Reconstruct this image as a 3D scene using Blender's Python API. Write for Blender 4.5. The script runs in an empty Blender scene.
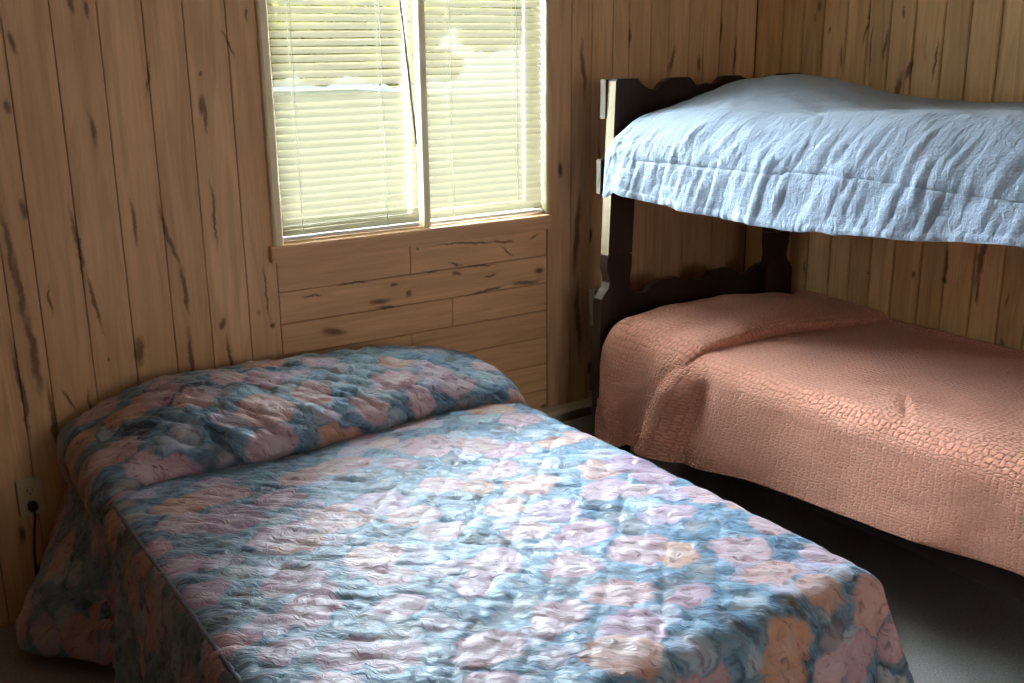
import bpy, bmesh, math, random
import numpy as np
from mathutils import Vector, Matrix
R = math.radians
sc = bpy.context.scene
col = sc.collection

# ------------------------------------------------------------------ camera
cam_d = bpy.data.cameras.new('camera'); cam = bpy.data.objects.new('camera', cam_d); col.objects.link(cam)
yaw, pitch, roll = R(33.554), R(15.826), R(-0.5736)
F = Vector((math.sin(yaw) * math.cos(pitch), math.cos(yaw) * math.cos(pitch), -math.sin(pitch)))
Rt = Vector((math.cos(yaw), -math.sin(yaw), 0)); Up = Rt.cross(F)
R2 = Rt * math.cos(roll) + Up * math.sin(roll); U2 = -Rt * math.sin(roll) + Up * math.cos(roll)
M = Matrix((R2, U2, -F)).transposed().to_4x4(); M.translation = Vector((0, -3.15, 1.65))
cam.matrix_world = M
cam_d.sensor_fit = 'HORIZONTAL'; cam_d.sensor_width = 36.0; cam_d.lens = 1045.7 / 1024 * 36.0
cam_d.clip_start = 0.02; cam_d.clip_end = 200
sc.camera = cam
# ------------------------------------------------------------------ light and exposure
sc.view_settings.view_transform = 'Standard'; sc.view_settings.look = 'None'
sc.view_settings.gamma = 1.0; sc.view_settings.use_curve_mapping = False
sc.view_settings.exposure = 1.5
world = bpy.data.worlds.new('sky'); sc.world = world; world.use_nodes = True
wn = world.node_tree; wn.nodes.clear()
wo = wn.nodes.new('ShaderNodeOutputWorld'); wb = wn.nodes.new('ShaderNodeBackground')
wb.inputs[0].default_value = (0.86, 0.93, 1.0, 1); wb.inputs[1].default_value = 0.40
wn.links.new(wb.outputs[0], wo.inputs[0])

def sun(name, dirv, energy, angle, colr):
    l = bpy.data.lights.new(name, 'SUN'); l.energy = energy; l.angle = R(angle); l.color = colr
    o = bpy.data.objects.new(name, l); col.objects.link(o)
    o.rotation_euler = Vector(dirv).to_track_quat('-Z', 'Y').to_euler(); o.location = (1.7, 3, 4)
    return o
sun('sky_light', (0.42, -1.0, -0.62), 80.0, 95, (0.76, 0.88, 1.0))
def area(name, loc, tgt, energy, sx, sy, colr):
    l = bpy.data.lights.new(name, 'AREA'); l.shape = 'RECTANGLE'; l.size = sx; l.size_y = sy; l.energy = energy; l.color = colr
    o = bpy.data.objects.new(name, l); col.objects.link(o); o.location = loc
    o.rotation_euler = (Vector(tgt) - Vector(loc)).to_track_quat('-Z', 'Y').to_euler()
    return o
# added soft fill light, set behind an invented window in the rear wall
area('rear_fill_light', (1.6, -4.62, 1.55), (1.9, 0, 1.35), 6.0, 1.1, 0.9, (1.0, 0.9, 0.78))

rng = random.Random(7)

# ------------------------------------------------------------------ object helpers
def setp(o, label=None, cat=None, group=None, kind=None):
    if label: o['label'] = label
    if cat: o['category'] = cat
    if group: o['group'] = group
    if kind: o['kind'] = kind
    return o
def empty(name, loc=(0, 0, 0)):
    o = bpy.data.objects.new(name, None); o.location = loc; o.empty_display_size = 0.1; col.objects.link(o); return o
def link(name, me, mats, parent=None, smooth=False):
    o = bpy.data.objects.new(name, me); col.objects.link(o)
    for m in (mats if isinstance(mats, (list, tuple)) else [mats]): me.materials.append(m)
    if smooth:
        me.polygons.foreach_set('use_smooth', [True] * len(me.polygons))
    if parent:
        o.parent = parent; o.matrix_parent_inverse = Matrix.Translation(parent.location).inverted()
    return o
class MB:
    def __init__(s):
        s.v = []; s.f = []; s.mi = []; s.bid = []
    def add(s, vs, fs, mi=0, bid=0.0):
        k = len(s.v); s.v += [tuple(v) for v in vs]; s.f += [tuple(i + k for i in f) for f in fs]
        s.mi += ([mi] * len(fs) if isinstance(mi, int) else list(mi)); s.bid += [bid] * len(vs)
        return s
    def box(s, a, b, mi=0, bid=0.0, ch=0.0):
        x0, y0, z0 = [min(p, q) for p, q in zip(a, b)]; x1, y1, z1 = [max(p, q) for p, q in zip(a, b)]
        if ch <= 0:
            vs = [(x, y, z) for x in (x0, x1) for y in (y0, y1) for z in (z0, z1)]
            fs = [(0, 1, 3, 2), (4, 6, 7, 5), (0, 4, 5, 1), (2, 3, 7, 6), (0, 2, 6, 4), (1, 5, 7, 3)]
            return s.add(vs, fs, mi, bid)
        bm = bmesh.new(); bmesh.ops.create_cube(bm, size=1)
        for v in bm.verts:
            v.co = ((x0 + x1) / 2 + v.co.x * (x1 - x0), (y0 + y1) / 2 + v.co.y * (y1 - y0), (z0 + z1) / 2 + v.co.z * (z1 - z0))
        bmesh.ops.bevel(bm, geom=bm.edges[:], offset=ch, segments=2, affect='EDGES', clamp_overlap=True)
        s.bmesh(bm, mi, bid); bm.free(); return s
    def bmesh(s, bm, mi=0, bid=0.0):
        bm.verts.index_update()
        return s.add([v.co[:] for v in bm.verts], [tuple(v.index for v in f.verts) for f in bm.faces], mi, bid)
    def prism(s, pts, ax, a, b, mi=0, bid=0.0, ch=0.0, edge_mi=None):
        # pts: 2-D outline in the plane perpendicular to axis ax, extruded from a to b
        def P(p, t):
            return (t, p[0], p[1]) if ax == 0 else ((p[0], t, p[1]) if ax == 1 else (p[0], p[1], t))
        bm = bmesh.new(); n = len(pts)
        A = [bm.verts.new(P(p, a)) for p in pts]; B = [bm.verts.new(P(p, b)) for p in pts]
        bm.faces.new(A); bm.faces.new(B[::-1])
        for i in range(n):
            f = bm.faces.new((A[i], B[i], B[(i + 1) % n], A[(i + 1) % n]))
            if edge_mi and i in edge_mi: f.material_index = edge_mi[i]
        bmesh.ops.recalc_face_normals(bm, faces=bm.faces[:])
        if ch > 0: bmesh.ops.bevel(bm, geom=bm.edges[:], offset=ch, segments=2, affect='EDGES', clamp_overlap=True)
        bm.verts.index_update()
        s.add([v.co[:] for v in bm.verts], [tuple(v.index for v in f.verts) for f in bm.faces], [max(mi, f.material_index) for f in bm.faces], bid)
        bm.free(); return s
    def tube(s, pts, r, n=8, mi=0):
        pts = [Vector(p) for p in pts]; k0 = len(s.v); vs = []; fs = []
        up = Vector((0.13, 0.97, 0.2)).normalized()
        for i, p in enumerate(pts):
            d = (pts[min(i + 1, len(pts) - 1)] - pts[max(i - 1, 0)]).normalized()
            a = d.cross(up).normalized(); b = d.cross(a)
            rr = r[i] if isinstance(r, (list, tuple)) else r
            for k in range(n):
                t = 2 * math.pi * k / n; vs.append(p + (a * math.cos(t) + b * math.sin(t)) * rr)
        for i in range(len(pts) - 1):
            for k in range(n):
                fs.append((i * n + k, i * n + (k + 1) % n, (i + 1) * n + (k + 1) % n, (i + 1) * n + k))
        fs.append(tuple(range(n))[::-1]); fs.append(tuple((len(pts) - 1) * n + k for k in range(n)))
        return s.add(vs, fs, mi)
    def build(s, name, mats, parent=None, smooth=False):
        me = bpy.data.meshes.new(name); me.from_pydata(s.v, [], s.f); me.update()
        o = link(name, me, mats, parent, smooth)
        me.polygons.foreach_set('material_index', s.mi)
        at = me.attributes.new('bid', 'FLOAT', 'POINT'); at.data.foreach_set('value', s.bid)
        bm = bmesh.new(); bm.from_mesh(me); bmesh.ops.recalc_face_normals(bm, faces=bm.faces[:]); bm.to_mesh(me); bm.free()
        return o

# ------------------------------------------------------------------ node helpers
class NT:
    def __init__(s, name):
        s.m = bpy.data.materials.new(name); s.m.use_nodes = True; s.t = s.m.node_tree; s.t.nodes.clear()
        s.out = s.t.nodes.new('ShaderNodeOutputMaterial')
    def n(s, typ, ins=None, **props):
        nd = s.t.nodes.new('ShaderNode' + typ)
        for k, v in props.items(): setattr(nd, k, v)
        for k, v in (ins or {}).items():
            sock = nd.inputs[k]
            if isinstance(v, bpy.types.NodeSocket): s.t.links.new(v, sock)
            else: sock.default_value = v
        return nd
    def math(s, op, a, b=None, c=None, clamp=False):
        ins = {0: a}
        if b is not None: ins[1] = b
        if c is not None: ins[2] = c
        return s.n('Math', ins, operation=op, use_clamp=clamp).outputs[0]
    def vm(s, op, a, b=None, out=0):
        ins = {0: a}
        if b is not None: ins[1] = b
        return s.n('VectorMath', ins, operation=op).outputs[out]
    def noise(s, vec, scale, detail=3, rough=0.5, dist=0.0, out='Fac'):
        return s.n('TexNoise', {'Vector': vec, 'Scale': scale, 'Detail': detail, 'Roughness': rough, 'Distortion': dist}).outputs[out]
    def ramp(s, fac, stops, interp='LINEAR'):
        nd = s.n('ValToRGB', {0: fac}); cr = nd.color_ramp; cr.interpolation = interp
        while len(cr.elements) > 1: cr.elements.remove(cr.elements[-1])
        for i, (p, c) in enumerate(stops):
            e = cr.elements[0] if i == 0 else cr.elements.new(p)
            e.position = p; c = (c, c, c) if isinstance(c, (int, float)) else c; e.color = (*c[:3], 1)
        return nd.outputs[0]
    def mix(s, fac, a, b, blend='MIX'):
        nd = s.n('Mix', data_type='RGBA', blend_type=blend)
        for i, v in ((0, fac), (6, a), (7, b)):
            if isinstance(v, bpy.types.NodeSocket): s.t.links.new(v, nd.inputs[i])
            else: nd.inputs[i].default_value = (*v[:3], 1) if isinstance(v, tuple) else v
        return nd.outputs[2]
    def bsdf(s, **ins):
        nd = s.n('BsdfPrincipled')
        for k, v in ins.items():
            sock = nd.inputs[k.replace('_', ' ')]
            if isinstance(v, bpy.types.NodeSocket): s.t.links.new(v, sock)
            else: sock.default_value = (*v, 1) if isinstance(v, tuple) and len(v) == 3 else v
        s.t.links.new(nd.outputs[0], s.out.inputs[0]); return nd
    def bump(s, h, strength=0.5, dist=0.01):
        return s.n('Bump', {'Height': h, 'Strength': strength, 'Distance': dist}).outputs[0]
def plain(name, c, rough=0.6, spec=0.3, metal=0.0, noise=0.06):
    t = NT(name); co = t.n('TexCoord').outputs['Object']
    nz = t.noise(co, 40, 3)
    cc = t.mix(t.math('MULTIPLY', nz, noise * 4, clamp=True), c, tuple(x * 0.75 for x in c))
    t.bsdf(Base_Color=cc, Roughness=rough, Specular_IOR_Level=spec, Metallic=metal); return t.m

def board_wood(name, across, along, light, mid, dark, marks=(), streak=0.62, rough=0.5, var=0.25, gs=1.0):
    """knotty boards: across / along are axis indices (0 x, 1 y, 2 z)"""
    t = NT(name); co = t.n('TexCoord').outputs['Object']; sp = t.n('SeparateXYZ', {0: co}).outputs
    bid = t.n('Attribute', attribute_name='bid').outputs['Fac']
    A = sp[across]; Z = sp[along]
    off = t.math('MULTIPLY', bid, 37.0)
    base = t.n('CombineXYZ', {0: A, 1: t.math('ADD', Z, t.math('MULTIPLY', bid, 5.3)), 2: off}).outputs[0]
    g1 = t.vm('MULTIPLY', base, (26 * gs, 1.6, 1)); g2 = t.vm('MULTIPLY', base, (90 * gs, 3.0, 1)); g3 = t.vm('MULTIPLY', base, (9, 1.1, 1))
    n1 = t.noise(g1, 1.0, 4, 0.6, 1.2); n2 = t.noise(g2, 1.0, 3, 0.6); n3 = t.noise(g3, 1.0, 3, 0.55, 0.8)
    c = t.mix(t.ramp(n3, [(0.3, 0), (0.7, 1)]), light, mid)
    c = t.mix(t.math('MULTIPLY', t.ramp(n1, [(0.42, 0), (0.68, 1)]), 0.75), c, tuple(0.72 * x for x in mid))
    c = t.mix(t.math('MULTIPLY', t.ramp(n2, [(0.35, 0), (0.7, 1)]), 0.35), c, tuple(0.7 * x for x in mid))
    # per board tone
    bw = t.n('TexWhiteNoise', {'W': bid}, noise_dimensions='1D').outputs['Value']
    c = t.mix(1.0, c, t.ramp(bw, [(0, (1 - var, 1 - var * 1.05, 1 - var * 1.15)), (0.5, (1, 1, 1)), (1, (1 + var * 0.35,) * 3)]), 'MULTIPLY')
    # dark mineral streaks
    s1 = t.noise(t.vm('MULTIPLY', base, (16, 0.9, 1)), 1.0, 5, 0.62, 1.5)
    st = t.ramp(s1, [(streak, 0), (streak + 0.09, 0.75), (1, 1)])
    c = t.mix(t.math('MULTIPLY', st, 0.8), c, dark)
    # small knots
    vo = t.n('TexVoronoi', {'Vector': t.vm('MULTIPLY', t.vm('ADD', base, t.vm('MULTIPLY', t.noise(base, 9, 2, out='Color'), (0.02, 0.06, 0))), (7.5, 3.3, 1)), 'Scale': 1.0}, voronoi_dimensions='3D').outputs['Distance']
    c = t.mix(t.math('MULTIPLY', t.ramp(vo, [(0.05, 1), (0.11, 0)]), 0.85), c, tuple(0.55 * x for x in dark))
    if marks:
        plan = t.n('CombineXYZ', {0: A, 1: Z, 2: 0.0}).outputs[0]
        wn1 = t.noise(plan, 22, 3, 0.6, out='Color'); wn2 = t.noise(plan, 5, 2, 0.6, out='Color')
        pl = t.vm('ADD', plan, t.vm('MULTIPLY', t.vm('SUBTRACT', wn1, (0.5, 0.5, 0.5)), (0.022, 0.05, 0)))
        pl = t.vm('ADD', pl, t.vm('MULTIPLY', t.vm('SUBTRACT', wn2, (0.5, 0.5, 0.5)), (0.035, 0.03, 0)))
        mn = None
        for (a, z, ra, rz, rot) in marks:
            mp = t.n('Mapping', {'Vector': pl, 'Location': (a, z, 0), 'Rotation': (0, 0, R(rot)), 'Scale': (ra, rz, 1)}, vector_type='TEXTURE').outputs[0]
            L = t.vm('LENGTH', mp, out=1)
            mn = L if mn is None else t.math('MINIMUM', mn, L)
        c = t.mix(t.ramp(mn, [(0.0, 0.97), (0.45, 0.88), (0.72, 0.42), (1.0, 0.0)]), c, tuple(0.6 * x for x in dark))
        c = t.mix(t.math('MULTIPLY', t.ramp(t.math('MULTIPLY', mn, 0.4), [(0.3, 0.5), (0.9, 0)]), 0.5), c, tuple(0.8 * x for x in mid))
    h = t.math('ADD', t.math('MULTIPLY', n2, 0.5), n1)
    t.bsdf(Base_Color=c, Roughness=rough, Specular_IOR_Level=0.35, Normal=t.bump(h, 0.25, 0.002))
    return t.m

# ------------------------------------------------------------------ materials
DK = (0.075, 0.036, 0.017)
LM = [(0.50, 1.671, .010, .035, 10), (0.468, 1.50, .012, .03, 0), (0.68, 1.431, .010, .055, 0), (0.696, 1.759, .008, .03, 0), (0.659, 1.779, .009, .04, 0),
      (1.001, 1.45, .007, .06, 2), (0.846, 1.569, .006, .06, -6), (1.001, 1.583, .006, .01, 0), (1.089, 1.658, .005, .05, 25), (1.154, 1.744, .005, .03, 0),
      (0.471, 1.224, .012, .035, 0), (0.424, 1.117, .010, .16, 3), (0.437, 1.002, .013, .14, 2), (0.445, 0.826, .016, .16, 0), (0.60, 1.10, .009, .15, 4), (0.632, 0.935, .008, .11, 10),
      (0.765, 1.162, .008, .08, 4), (0.863, 1.098, .009, .13, 14), (0.89, 0.94, .009, .10, 6), (0.89, 0.72, .010, .12, 0), (1.004, 1.16, .006, .13, 2), (1.0, 0.813, .014, .022, 0),
      (1.012, 0.70, .007, .09, 4), (1.159, 0.79, .012, .014, 0), (1.152, 0.89, .005, .11, 0), (0.742, 0.77, .018, .06, -8), (0.652, 0.76, .006, .012, 0), (0.52, 0.66, .007, .05, 28), (0.512, 0.96, .006, .05, 0),
      (0.40, 0.72, .010, .2, 2), (0.47, 0.60, .010, .16, 3), (0.58, 0.60, .007, .1, 0),
      (2.413, 1.56, .012, .13, 3), (2.39, 0.95, .016, .19, -4), (2.40, 0.62, .016, .2, 2), (2.847, 1.59, .012, .07, -12), (2.99, 1.57, .013, .05, 0), (3.185, 1.60, .009, .09, 0), (2.33, 0.84, .006, .1, 0), (2.63, 1.68, .006, .05, 0),
      (2.32, 0.66, .008, .012, 0), (3.10, 1.70, .007, .06, 0), (2.49, 1.2, .007, .14, 0)]
RM = [(-0.322, 1.775, .012, .03, 0), (-0.546, 1.708, .006, .09, 6), (-0.632, 1.637, .008, .07, 8), (-0.575, 1.62, .005, .12, 0), (-0.70, 1.749, .008, .02, 0), (-0.746, 1.551, .013, .05, 12), (-0.70, 1.47, .016, .09, 16),
      (-0.378, 1.693, .006, .012, 0), (-0.842, 1.593, .006, .09, 0), (-0.838, 0.829, .012, .014, 0), (-0.329, 0.778, .009, .03, 0), (-0.97, 0.83, .014, .018, 0), (-0.97, 0.88, .009, .07, 0), (-1.10, 0.82, .008, .06, 0),
      (-1.215, 0.646, .014, .02, 0), (-1.1, 0.92, .015, .11, 6), (-0.64, 0.8, .006, .006, 0), (-1.21, 0.8, .007, .03, 0), (-0.44, 1.60, .007, .05, 0)]
HM = [(1.70, 0.975, .012, .007, 0), (1.90, 0.972, .16, .005, -3), (2.06, 0.962, .055, .007, -6), (2.07, 0.925, .04, .006, -38), (1.85, 0.905, .04, .006, -8), (1.609, 0.86, .02, .009, 0), (1.549, 0.815, .05, .012, -6),
      (1.45, 0.885, .08, .005, 0), (1.665, 0.815, .018, .015, 0), (1.575, 0.79, .05, .010, -6), (1.37, 0.731, .055, .018, -6), (1.98, 0.79, .10, .007, 6), (2.15, 0.80, .09, .010, -4), (1.86, 0.872, .02, .012, 0),
      (1.30, 0.86, .05, .005, 0), (2.235, 0.296, .012, .01, 0), (1.95, 0.885, .10, .005, -4), (2.2, .965, .03, .006, 20), (1.75, .89, .03, .005, 0), (2.0, .845, .03, .006, 10)]
WL = ((0.82, 0.535, 0.305), (0.68, 0.415, 0.22), DK)
m_wall = board_wood('knotty_pine_window_wall', 0, 2, *WL, marks=LM, streak=0.70, var=0.10)
m_wallr = board_wood('knotty_pine_right_wall', 1, 2, (0.86, 0.56, 0.27), (0.66, 0.395, 0.17), DK, marks=RM, streak=0.66, var=0.28)
m_wallh = board_wood('knotty_pine_below_window', 2, 0, (0.82, 0.51, 0.285), (0.70, 0.42, 0.22), DK, marks=HM and [(z, a, rz, ra, -r) for (a, z, ra, rz, r) in HM], streak=0.74, var=0.10)
m_trim = board_wood('pine_trim', 0, 2, (0.72, 0.45, 0.26), (0.62, 0.37, 0.20), DK, streak=0.80, var=0.05)
m_trimh = board_wood('pine_trim_horizontal', 2, 0, (0.72, 0.45, 0.26), (0.62, 0.37, 0.20), DK, streak=0.80, var=0.05)
m_gap = plain('dark_groove', (0.22, 0.13, 0.07), 0.8)
m_bunk = board_wood('dark_stained_bunk_wood', 0, 2, (0.045, 0.026, 0.019), (0.028, 0.016, 0.012), (0.01, 0.006, 0.005), streak=0.7, rough=0.38, var=0.2)
m_bunkend = board_wood('raw_pale_bunk_edge', 1, 2, (0.46, 0.35, 0.21), (0.38, 0.28, 0.16), (0.2, 0.12, 0.07), streak=0.8, rough=0.6, var=0.1)
m_railend = board_wood('raw_end_and_scoop_shine', 1, 2, (0.20, 0.165, 0.12), (0.16, 0.13, 0.09), (0.06, 0.07, 0.04), streak=0.8, rough=0.7, var=0.1)  # dull raw wood for board ends; also the painted shine on post scoops
m_cream = plain('cream_window_frame', (0.90, 0.80, 0.55), 0.45, 0.4)
m_white = plain('white_vinyl', (0.85, 0.84, 0.80), 0.4, 0.4)
m_sash = plain('almond_sash', (0.22, 0.20, 0.14), 0.5)
m_jamb = plain('stained_jamb', (0.20, 0.165, 0.07), 0.5)
m_black = plain('black_plastic', (0.02, 0.02, 0.02), 0.4, 0.4)
m_wand = plain('smoked_plastic_wand', (0.10, 0.11, 0.12), 0.25, 0.5)
m_ivory = plain('ivory_plastic', (0.62, 0.55, 0.40), 0.4, 0.4)
m_heat = plain('beige_enamel', (0.55, 0.47, 0.36), 0.45, 0.4)
m_heatd = plain('dark_heater_interior', (0.03, 0.025, 0.02), 0.6)
m_ceil = plain('ceiling_paint', (0.80, 0.74, 0.64), 0.9)
m_matt = plain('mattress_ticking', (0.45, 0.42, 0.38), 0.9)
m_matd = plain('dark_box_spring_cloth', (0.05, 0.045, 0.04), 0.9)
m_steel = plain('dark_steel', (0.05, 0.05, 0.05), 0.4, 0.5, 0.8)

def carpet_mat():
    t = NT('grey_carpet'); co = t.n('TexCoord').outputs['Object']
    a = t.noise(co, 160, 3, 0.7); b = t.noise(co, 9, 3, 0.6); v = t.noise(co, 420, 2, 0.7)
    c = t.ramp(t.math('ADD', t.math('MULTIPLY', a, 0.6), t.math('MULTIPLY', v, 0.4)), [(0.3, (0.20, 0.19, 0.18)), (0.5, (0.38, 0.365, 0.35)), (0.72, (0.58, 0.565, 0.55))])
    c = t.mix(t.math('MULTIPLY', b, 0.3), c, (0.2, 0.19, 0.18))
    t.bsdf(Base_Color=c, Roughness=1.0, Specular_IOR_Level=0.05, Normal=t.bump(t.math('ADD', a, v), 0.7, 0.006)); return t.m
m_carpet = carpet_mat()

def floral_mat():
    t = NT('polished_floral_quilt'); uv = t.n('TexCoord').outputs['UV']
    w1 = t.noise(uv, 5.5, 3, 0.55, out='Color'); w2 = t.noise(uv, 22, 2, 0.5, out='Color')
    p = t.vm('ADD', uv, t.vm('MULTIPLY', t.vm('SUBTRACT', w1, (.5, .5, .5)), (0.10, 0.10, 0)))
    p = t.vm('ADD', p, t.vm('MULTIPLY', t.vm('SUBTRACT', w2, (.5, .5, .5)), (0.035, 0.035, 0)))
    pv = t.vm('MULTIPLY', p, (1.0, 1.35, 1))
    ed = t.n('TexVoronoi', {'Vector': pv, 'Scale': 9.5, 'Randomness': 0.95}, voronoi_dimensions='2D', feature='DISTANCE_TO_EDGE').outputs['Distance']
    pr = t.n('VectorRotate', {'Vector': p, 'Angle': R(-45)}, rotation_type='Z_AXIS').outputs[0]
    br = t.noise(t.vm('MULTIPLY', pr, (28, 72, 1)), 1.0, 3, 0.55, 0.7)
    # variegated blue ground
    g = t.math('ADD', t.math('MULTIPLY', t.noise(p, 9, 3, 0.6, 0.6), 0.75), t.math('MULTIPLY', br, 0.28))
    c = t.ramp(g, [(0.33, (0.018, 0.030, 0.036)), (0.41, (0.040, 0.075, 0.110)), (0.47, (0.085, 0.190, 0.300)), (0.54, (0.180, 0.340, 0.460)), (0.60, (0.110, 0.165, 0.215)), (0.67, (0.310, 0.430, 0.490))])
    def blooms(c, scale, off, r0, keep, pal, asp):
        pp = t.vm('ADD', t.vm('MULTIPLY', p, asp), off)
        v = t.n('TexVoronoi', {'Vector': pp, 'Scale': scale, 'Randomness': 0.85}, voronoi_dimensions='2D')
        sc3 = t.n('SeparateColor', {0: v.outputs['Color']}).outputs
        rad = t.math('ADD', r0, t.math('MULTIPLY', sc3[1], 0.16))
        m = t.math('SUBTRACT', rad, t.math('ADD', v.outputs['Distance'], t.math('MULTIPLY', t.math('SUBTRACT', br, 0.5), 0.16)))
        m = t.ramp(m, [(0.0, 0), (0.075, 1)]); m = t.math('MULTIPLY', m, t.math('GREATER_THAN', sc3[2], 1 - keep))
        pc = t.ramp(sc3[0], pal)
        pc = t.mix(t.ramp(v.outputs['Distance'], [(0.0, 0.55), (0.30, 0.0)]), pc, (0.74, 0.60, 0.58))
        pc = t.mix(t.math('MULTIPLY', t.ramp(br, [(0.35, 1), (0.50, 0)]), 0.45), pc, (0.22, 0.13, 0.16))
        return t.mix(m, c, pc)
    P1 = [(0.0, (0.62, 0.34, 0.38)), (0.3, (0.46, 0.29, 0.42)), (0.5, (0.70, 0.40, 0.34)), (0.72, (0.60, 0.42, 0.50)), (0.9, (0.64, 0.33, 0.20))]
    P2 = [(0.0, (0.28, 0.50, 0.62)), (0.35, (0.50, 0.36, 0.50)), (0.6, (0.40, 0.58, 0.64)), (0.85, (0.07, 0.13, 0.17))]
    c = blooms(c, 7.5, (3.3, 1.7, 0), 0.30, 0.80, P2, (1.0, 1.25, 1))
    c = blooms(c, 6.0, (0.0, 0.0, 0), 0.345, 0.92, P1, (1.0, 1.20, 1))
    c = t.mix(t.math('MULTIPLY', t.ramp(br, [(0.50, 0), (0.72, 1)]), 0.45), c, (0.38, 0.40, 0.44))
    c = t.mix(t.math('MULTIPLY', t.ramp(br, [(0.26, 1), (0.42, 0)]), 0.6), c, (0.02, 0.035, 0.045))
    c = t.mix(1.0, c, (0.76, 0.79, 0.86), 'MULTIPLY')
    gl = t.noise(uv, 14, 3, 0.6)
    c = t.mix(t.math('MULTIPLY', t.ramp(gl, [(0.60, 0), (0.72, 1)]), 0.35), c, (0.40, 0.33, 0.20))
    h1 = t.ramp(ed, [(0.0, 0), (0.25, 0.8), (0.6, 1)]); h2 = t.noise(t.vm('MULTIPLY', pr, (30, 85, 1)), 1.0, 3, 0.6, 0.8)
    h = t.math('ADD', t.math('MULTIPLY', h1, 0.22), t.math('MULTIPLY', h2, 0.8))
    t.bsdf(Base_Color=c, Roughness=0.47, Specular_IOR_Level=0.55, Sheen_Weight=0.25, Sheen_Roughness=0.4, Sheen_Tint=(0.8, 0.9, 1.0), Normal=t.bump(h, 0.75, 0.008)); return t.m
m_floral = floral_mat()

def salmon_mat():
    t = NT('salmon_matelasse'); uv = t.n('TexCoord').outputs['UV']
    p = t.vm('ADD', uv, t.vm('MULTIPLY', t.noise(uv, 60, 1, out='Color'), (0.006, 0.006, 0)))
    e = t.n('TexVoronoi', {'Vector': p, 'Scale': 54.0, 'Randomness': 0.5}, voronoi_dimensions='2D', feature='DISTANCE_TO_EDGE').outputs['Distance']
    msk = t.ramp(t.noise(uv, 110, 1), [(0.40, 0.15), (0.50, 1)])
    g = t.math('MULTIPLY', t.ramp(e, [(0.0, 1), (0.26, 0)]), msk)
    n = t.noise(uv, 5, 3, 0.6); f = t.noise(uv, 900, 2)
    c = t.mix(n, (0.80, 0.345, 0.225), (0.86, 0.405, 0.285))
    c = t.mix(t.math('MULTIPLY', g, 0.5), c, (0.44, 0.14, 0.085))
    h = t.math('ADD', t.math('MULTIPLY', g, -1.0), t.math('MULTIPLY', f, 0.15))
    t.bsdf(Base_Color=c, Roughness=0.85, Specular_IOR_Level=0.15, Sheen_Weight=0.25, Sheen_Roughness=0.5, Sheen_Tint=(1.0, 0.8, 0.75), Normal=t.bump(h, 1.0, 0.008)); return t.m
m_salmon = salmon_mat()

def blue_mat():
    t = NT('pale_blue_cotton'); uv = t.n('TexCoord').outputs['UV']
    q = t.vm('MULTIPLY', uv, (75, 26, 1)); n1 = t.noise(q, 1.0, 3, 0.55, 1.0)
    n2 = t.noise(uv, 60, 3, 0.6); n3 = t.noise(uv, 3, 2)
    c = t.mix(n3, (0.285, 0.352, 0.445), (0.315, 0.375, 0.455))
    t.bsdf(Base_Color=c, Roughness=0.8, Specular_IOR_Level=0.15, Sheen_Weight=0.2, Normal=t.bump(t.math('ADD', n1, t.math('MULTIPLY', n2, 0.5)), 0.55, 0.010)); return t.m
m_blue = blue_mat()

def slat_mat():
    t = NT('translucent_blind_slat'); co = t.n('TexCoord').outputs['Object']
    c = t.mix(t.noise(co, 3, 2), (0.33, 0.29, 0.195), (0.37, 0.33, 0.225))
    d = t.n('BsdfDiffuse', {0: c}); tr = t.n('BsdfTranslucent', {0: c}); tp = t.n('BsdfTransparent', {0: (1, 1, 0.97, 1)})
    m1 = t.n('MixShader', {0: 0.11, 1: d.outputs[0], 2: tr.outputs[0]}); m2 = t.n('MixShader', {0: 0.26, 1: m1.outputs[0], 2: tp.outputs[0]})
    t.t.links.new(m2.outputs[0], t.out.inputs[0]); return t.m
m_slat = slat_mat()
def glass_mat():
    t = NT('window_glass'); g = t.n('BsdfGlossy', {0: (1, 1, 1, 1), 'Roughness': 0.02}); tp = t.n('BsdfTransparent', {0: (0.96, 0.98, 0.97, 1)})
    fr = t.n('Fresnel', {0: 1.45}); m = t.n('MixShader', {0: fr.outputs[0], 1: tp.outputs[0], 2: g.outputs[0]})
    t.t.links.new(m.outputs[0], t.out.inputs[0]); return t.m
m_glass = glass_mat()
def leaf_mat(name, c1, c2):
    t = NT(name); co = t.n('TexCoord').outputs['Object']; c = t.mix(t.noise(co, 6, 4, 0.7), c1, c2)
    d = t.n('BsdfDiffuse', {0: c}); tr = t.n('BsdfTranslucent', {0: c}); m = t.n('MixShader', {0: 0.5, 1: d.outputs[0], 2: tr.outputs[0]})
    t.t.links.new(m.outputs[0], t.out.inputs[0]); return t.m
m_leaf = leaf_mat('yellow_green_leaves', (0.20, 0.175, 0.008), (0.25, 0.215, 0.02))
m_lawn = leaf_mat('pale_lawn', (0.036, 0.032, 0.020), (0.046, 0.042, 0.027))
m_bark = plain('bark', (0.12, 0.08, 0.05), 0.9)

# ------------------------------------------------------------------ room
XR, XL, YB, ZC = 3.30, -2.515, -4.60, 2.38
WX0, WX1, WZ0, WZ1 = 1.205, 2.265, 1.045, 2.06      # window opening
def planks(mb, edges, z0, z1, fixed, ax, sgn, th=0.016, gap=0.0012, ch=0.0018):
    """vertical tongue-and-groove boards; front face at 'fixed', body on the far side (sgn)"""
    for a, b in zip(edges[:-1], edges[1:]):
        lo, hi = min(a, b) + gap, max(a, b) - gap
        bid = rng.random()
        if ax == 0: mb.box((lo, fixed, z0), (hi, fixed + sgn * th, z1), 0, bid, ch)
        else: mb.box((fixed, lo, z0), (fixed + sgn * th, hi, z1), 0, bid, ch)
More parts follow.
